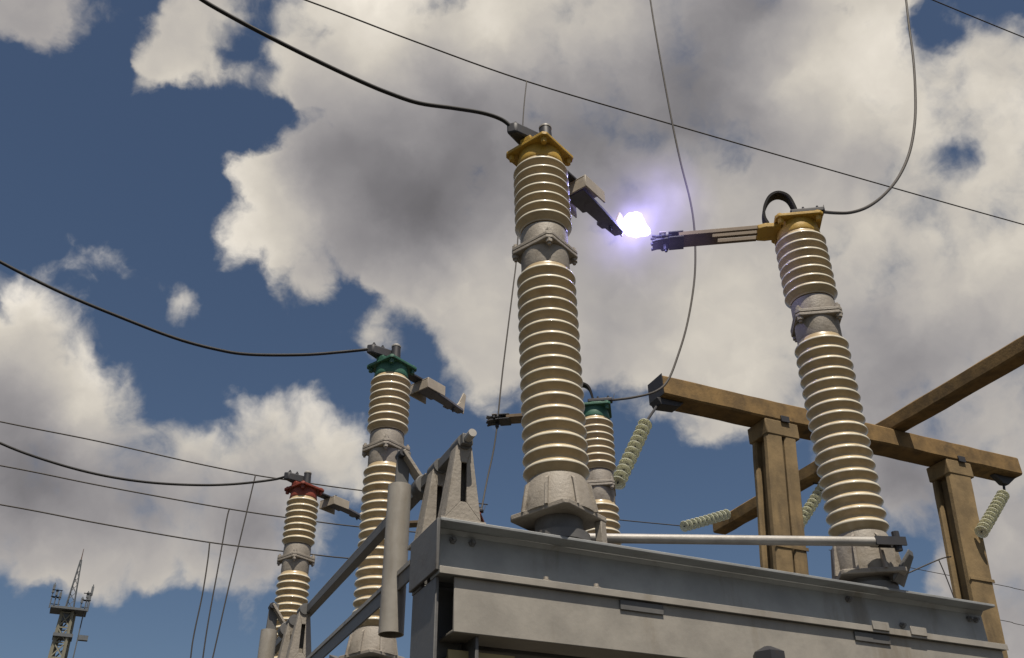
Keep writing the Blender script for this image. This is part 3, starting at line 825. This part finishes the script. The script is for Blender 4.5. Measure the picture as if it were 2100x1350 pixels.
wire('stay_wire', 'r1b', .010, M['strand'], 'short thin wire slanting down beside the right concrete post', 'wire')
wire('overhead_wire', 'r2', .013, M['strand'], 'upper faint wire beyond the right concrete post', 'wire', 'overhead wires')
wire('overhead_wire', 'r3', .013, M['strand'], 'lower faint wire beyond the right concrete post', 'wire', 'overhead wires')

# ------------------------------------------------------------------ concrete portal behind, with a second beam on top
def rough_box(x0, x1, y0, y1, z0, z1, cuts, jit, seed, lean=0.0):
    """long concrete member, its edges slightly uneven and chipped"""
    rnd = random.Random(seed); b = MB(); ax = max(range(3), key=lambda i: (x1 - x0, y1 - y0, z1 - z0)[i])
    lo, hi = (x0, y0, z0), (x1, y1, z1); o1, o2 = [i for i in range(3) if i != ax]
    ch = .03; vs = []; fs = []
    for i in range(cuts + 1):
        t = lo[ax] + (hi[ax] - lo[ax]) * i / cuts
        ring_ = [(lo[o1] + ch, lo[o2]), (hi[o1] - ch, lo[o2]), (hi[o1], lo[o2] + ch), (hi[o1], hi[o2] - ch), (hi[o1] - ch, hi[o2]), (lo[o1] + ch, hi[o2]), (lo[o1], hi[o2] - ch), (lo[o1], lo[o2] + ch)]
        for a_, c_ in ring_:
            p = [0, 0, 0]; p[ax] = t; p[o1] = a_ + rnd.uniform(-jit, jit); p[o2] = c_ + rnd.uniform(-jit, jit)
            p[0] += lean * (p[2] - 9.6)
            vs.append(p)
    for i in range(cuts):
        for k in range(8): fs.append((i * 8 + k, i * 8 + (k + 1) % 8, i * 8 + 8 + (k + 1) % 8, i * 8 + 8 + k))
    fs += [tuple(range(7, -1, -1)), tuple(range(cuts * 8, cuts * 8 + 8))]
    return b.add(vs, fs)
pt = thing('concrete_portal', 'weathered ochre concrete portal of one beam on two posts behind the columns', 'portal frame', (0, 0, 0))
rough_box(7.13, 15.62, 9.63, 10.12, 9.61, 10.0, 24, .006, 1).build('beam', M['concrete'], pt, smooth=30)
def post(xa, xb, seed, split):
    mid = xa + (xb - xa) * .56
    mm = M['concrete_pale']
    if split:
        rough_box(xa, mid - .02, 9.66, 9.80, -.3, 9.45, 20, .005, seed, .1).build('post_leg', mm, pt, smooth=30)
        rough_box(mid + .02, xb, 9.66, 9.80, -.3, 9.45, 20, .005, seed + 1, .1).build('post_leg', mm, pt, smooth=30)
    else:
        rough_box(xa, xb, 9.66, 9.80, -.3, 9.45, 20, .005, seed, .1).build('post_leg', mm, pt, smooth=30)
    rough_box(xa + .14, xb - .14, 9.795, 10.05, -.3, 9.40, 12, .004, seed + 2, .1).build('post_web', mm, pt, smooth=30)
    rough_box(xa + .02, xb - .0, 10.04, 10.16, -.3, 9.45, 20, .005, seed + 3, .1).build('post_flange', mm, pt, smooth=30)
    b = MB(); b.box(xa - .04, xb + .04, 9.645, 10.18, 9.30, 9.606); b.build('post_head', M['concrete_pale'], pt, bevel=.02)
    b = MB(); b.box((xa + xb) / 2 - .02, (xa + xb) / 2 + .16, 9.60, 9.628, 9.58, 9.70); b.build('anchor_plate', M['iron'], pt, bevel=.004)
    for z in (7.2, 4.6, 2.0):
        b = MB(); b.box(xa + .1 * (z - 9.6) - .015, xb + .1 * (z - 9.6) + .015, 9.64, 9.658, z - .03, z + .03); b.build('strap_band', M['concrete_pale'], pt, bevel=.004)
post(9.28, 9.93, 11, True)
post(13.60, 14.17, 31, False)
b = MB(); b.prism([(7.05, 9.75, 9.60), (7.6, 9.75, 9.60), (7.5, 9.75, 9.50), (7.12, 9.75, 9.47)], (0, .25, 0)); b.build('end_bracket', M['iron'], pt, bevel=.01)
MB().box(7.118, 7.127, 9.64, 10.11, 9.62, 10.03).build('end_plate', M['iron'], pt, bevel=.004)
b = MB(); b.prism([(15.0, 9.8, 9.60), (15.6, 9.8, 9.60), (15.35, 9.8, 9.42), (15.2, 9.8, 9.42)], (0, .12, 0)); b.build('end_bracket', M['iron'], pt, bevel=.01)
cb = tag(rough_box(12.33, 12.70, 1.5, 15.7, 10.004, 10.30, 36, .007, 5).build('concrete_beam', M['concrete'], None, 30), 'long brown concrete beam slanting from the right edge across the top of the portal', 'beam')

# ------------------------------------------------------------------ glass suspension strings
def glass_string(key, ndisc, label, hook):
    a, b_ = Vector(STR[key][0]), Vector(STR[key][1])
    d = (b_ - a).normalized(); step = (b_ - a).length / ndisc
    t = thing('glass_insulator_string', label, 'insulator string', tuple(a), 0, 'glass insulator strings on the portal')
    link = MB().tube([Vector(hook) - a, Vector((0, 0, 0))], .025, 8); link.build('hanger_link', M['iron'], t)
    sag = lambda u: Vector((0, 0, -.008 * 4 * u * (1 - u)))
    prof = [(.012, .118), (.042, .112), (.048, .082), (.05, .060), (.09, .046), (.118, .026), (.124, .014), (.118, .006), (.10, .026), (.084, .020), (.07, .034), (.05, .028), (.03, .040), (.014, .0)]
    gprof = prof[3:-1]; cprof = prof[:4]
    for i in range(ndisc):
        u = (i + .5) / ndisc; p = d * ((i + .95) * step) + sag(u)
        dd = (d + (sag(u + .01) - sag(u - .01)) / (.02 * (b_ - a).length)).normalized()
        disc = MB().lathe(gprof, 22, p, -dd).build('glass_disc', M['glass'], t, smooth=60)
        MB().lathe(cprof, 10, p, -dd).build('cap', M['cap_iron'], disc, smooth=60)
    MB().tube([d * (k / 6 * (b_ - a).length) + sag(k / 6) for k in range(7)], .012, 6).build('core_pin', M['iron'], t)
    return t
glass_string('s1', 11, 'pale green glass insulator string hanging from the left end of the portal beam', (7.10, 9.85, 9.48))
glass_string('s2', 11, 'pale green glass insulator string between the left concrete post and yellow capped column', (12.6, 12.35, 10.0))
glass_string('s3', 11, 'level green glass insulator string at the far end of the long beam', (12.33, 15.0, 10.15))
glass_string('s4', 11, 'glass insulator string hanging under the right end of the portal beam', (15.27, 9.86, 9.43))

# ------------------------------------------------------------------ far communication tower
TX, TY = -1.3064 + 80 * math.sin(R(-.30)), -2.5265 + 80 * math.cos(R(-.30))
tw = thing('communication_tower', 'distant slim communication tower with antenna platform and spire', 'tower', (TX, TY, 0))
def tw_r(z): return .42 + (23.2 - z) * .026
b = MB(); cross = MB()
for k in range(4):
    q = k * math.pi / 2 + .55; q2 = q + math.pi / 2
    P = lambda a_, z: (math.cos(a_) * tw_r(z) * 1.25, math.sin(a_) * tw_r(z) * 1.25, z)
    b.bar(P(q, -.2), P(q, 23.2), .17, .17)
    z = 0.0
    while z < 22.9:
        z2 = min(z + 1.1, 23.2)
        cross.bar(P(q, z), P(q2, z2), .08, .08); cross.bar(P(q2, z), P(q, z2), .08, .08); cross.bar(P(q, z2), P(q2, z2), .08, .08)
        z = z2
b.build('leg_frame', M['tower'], tw); cross.build('bracing', M['tower'], tw)
for z in (19.0, 21.4):
    b = MB(); b.box(-.68, .68, -.68, .68, z - .12, z + .12); b.build('landing', M['haze_tinted_steel'], tw)
b = MB(); b.box(-1.3, 1.25, -.9, .9, 23.24, 23.40); b.box(-.35, .35, -.3, .3, 22.5, 23.2)
b.build('platform', M['haze_tinted_steel'], tw)
b = MB()
for s in (-1, 1):
    for y in (-1, 1):
        for z in (24.0, 24.5): b.bar((-1.45, y, z), (-.75, y, z), .05, .05); b.bar((1.35, y, z), (.75, y, z), .05, .05)
b.build('railing', M['haze_tinted_steel'], tw)
for x, y, h in ((-1.4, 0, 1.9), (-1.1, -.9, 1.2), (-.85, .6, 1.5), (1.3, 0, 2.1), (1.05, -.9, 1.3), (1.2, .8, 1.7), (.75, .4, 1.2)):
    b = MB(); b.cyl((x, y, 23.42), (x, y, 23.42 + h), .05, .04, 6); b.box(x - .09, x + .09, y - .08, y + .08, 23.42 + h * .6, 23.42 + h * .92)
    b.build('antenna', M['haze_tinted_steel'], tw)
b = MB()
for k in range(4):
    q = k * math.pi / 2 + .7; c, s_ = math.cos(q), math.sin(q)
    b.bar((c * .40, s_ * .40, 23.42), (c * .06, s_ * .06, 27.3), .06, .06)
for i in range(6):
    z = 23.5 + i * .6; r_ = .40 - .34 * (z - 23.42) / 3.9; r3 = .40 - .34 * (z + .6 - 23.42) / 3.9
    for k in range(4):
        q = k * math.pi / 2 + .7; q2 = q + math.pi / 2
        b.bar((math.cos(q) * r_, math.sin(q) * r_, z), (math.cos(q2) * r3, math.sin(q2) * r3, z + .6), .04, .04)
b.build('lattice_mast', M['haze_tinted_steel'], tw)
MB().cyl((0, 0, 27.2), (0, 0, 28.2), .045, .02, 8).build('spire', M['tower_red'], tw)
b = MB(); b.cyl((1.05, -.3, 2), (1.05, -.3, 23.2), .05, .05, 6); b.build('cable_riser', M['haze_tinted_steel'], tw)
for z in (17.2, 19.2, 21.2):
    b = MB(); b.box(1.1, 1.75, -.5, -.1, z, z + .35); b.build('side_antenna', M['haze_tinted_steel'], tw)

# ------------------------------------------------------------------ the electric arc (a lit source of its own) between the opening contacts
A = Vector(STR['arc'][0])
ar = thing('electric_arc', 'blinding white electric arc between the opening contact blades', 'electric arc', tuple(A))
am = bpy.data.materials.new('arc_plasma'); am.use_nodes = True
an = am.node_tree; an.nodes.clear(); q = G(an)
em = q.new('ShaderNodeEmission'); em.inputs['Color'].default_value = (.56, .50, 1.0, 1); em.inputs['Strength'].default_value = ARC_CORE
an.links.new(em.outputs[0], q.new('ShaderNodeOutputMaterial').inputs[0])
import bmesh
bm = bmesh.new(); bmesh.ops.create_icosphere(bm, subdivisions=4, radius=1.0)
T0, T1 = COLS['left', 'yellow'].matrix_world @ Vector((.575, .0, 1.345)), COLS['right', 'yellow'].matrix_world @ Vector((.63, .005, 1.363))
axis_ = Vector((.88, -.10, -.46)).normalized(); mid_ = Vector((0, 0, 0))
for v in bm.verts:
    p = v.co.copy(); k = 1 + .45 * noise.noise(p * 1.5 + Vector((4, 1, 0))) + .30 * noise.noise(p * 3.1 + Vector((1, 7, 2))) + .12 * noise.noise(p * 7.0)
    al = p.dot(axis_); across = p - axis_ * al
    v.co = axis_ * al * (.058 if al < 0 else .082) * (1 + .25 * (k - 1)) + across * .050 * k * (1.0 - .70 * max(0.0, al))
me = bpy.data.meshes.new('core'); bm.to_mesh(me); bm.free(); me.materials.append(am)
for p in me.polygons: p.use_smooth = True
core = bpy.data.objects.new('core', me); COL.objects.link(core); core.parent = ar
pl = bpy.data.lights.new('arc_light', 'POINT'); pl.energy = ARC_LAMP; pl.color = (.42, .40, 1.0); pl.shadow_soft_size = .05
plo = bpy.data.objects.new('arc_light', pl); COL.objects.link(plo); plo.parent = ar; plo.location = mid_ + Vector((-.02, -.07, -.06))
gmx = bpy.data.materials.new('arc_glow'); gmx.use_nodes = True  # plasma halo and lens glare together, built as one glowing volume
gn = gmx.node_tree; gn.nodes.clear(); q = G(gn)
co = q.new('ShaderNodeTexCoord').outputs['Object']
def ball(c, r, amt):
    dv = q.v('SCALE', q.v('SUBTRACT', co, c), scale=1.0 / r)
    return q.m('MULTIPLY', q.m('EXPONENT', q.m('MULTIPLY', q.v('DOT_PRODUCT', dv, dv), -1.0)), amt)
dn = None
for c, r_, amt in GLOW_LOBES:
    e_ = ball(c, r_, amt); dn = e_ if dn is None else q.m('ADD', dn, e_)
nz = q.step(q.noise(co, 9.0, 3, .5), .32, .68, .55, 1.4)
dens = q.m('MULTIPLY', q.m('SUBTRACT', q.m('MULTIPLY', dn, nz), .02), ARC_GLOW)
dens = q.m('MAXIMUM', dens, 0.0)
ve = q.new('ShaderNodeEmission'); ve.inputs['Color'].default_value = (.46, .38, 1.0, 1)
q.put(ve.inputs['Strength'], dens)
gn.links.new(ve.outputs[0], q.new('ShaderNodeOutputMaterial').inputs['Volume'])
bm = bmesh.new(); bmesh.ops.create_icosphere(bm, subdivisions=3, radius=.40)
me = bpy.data.meshes.new('plasma_and_lens_glow'); bm.to_mesh(me); bm.free(); me.materials.append(gmx)
glow = bpy.data.objects.new('plasma_and_lens_glow', me); COL.objects.link(glow); glow.parent = ar
glow['kind'] = 'stuff'
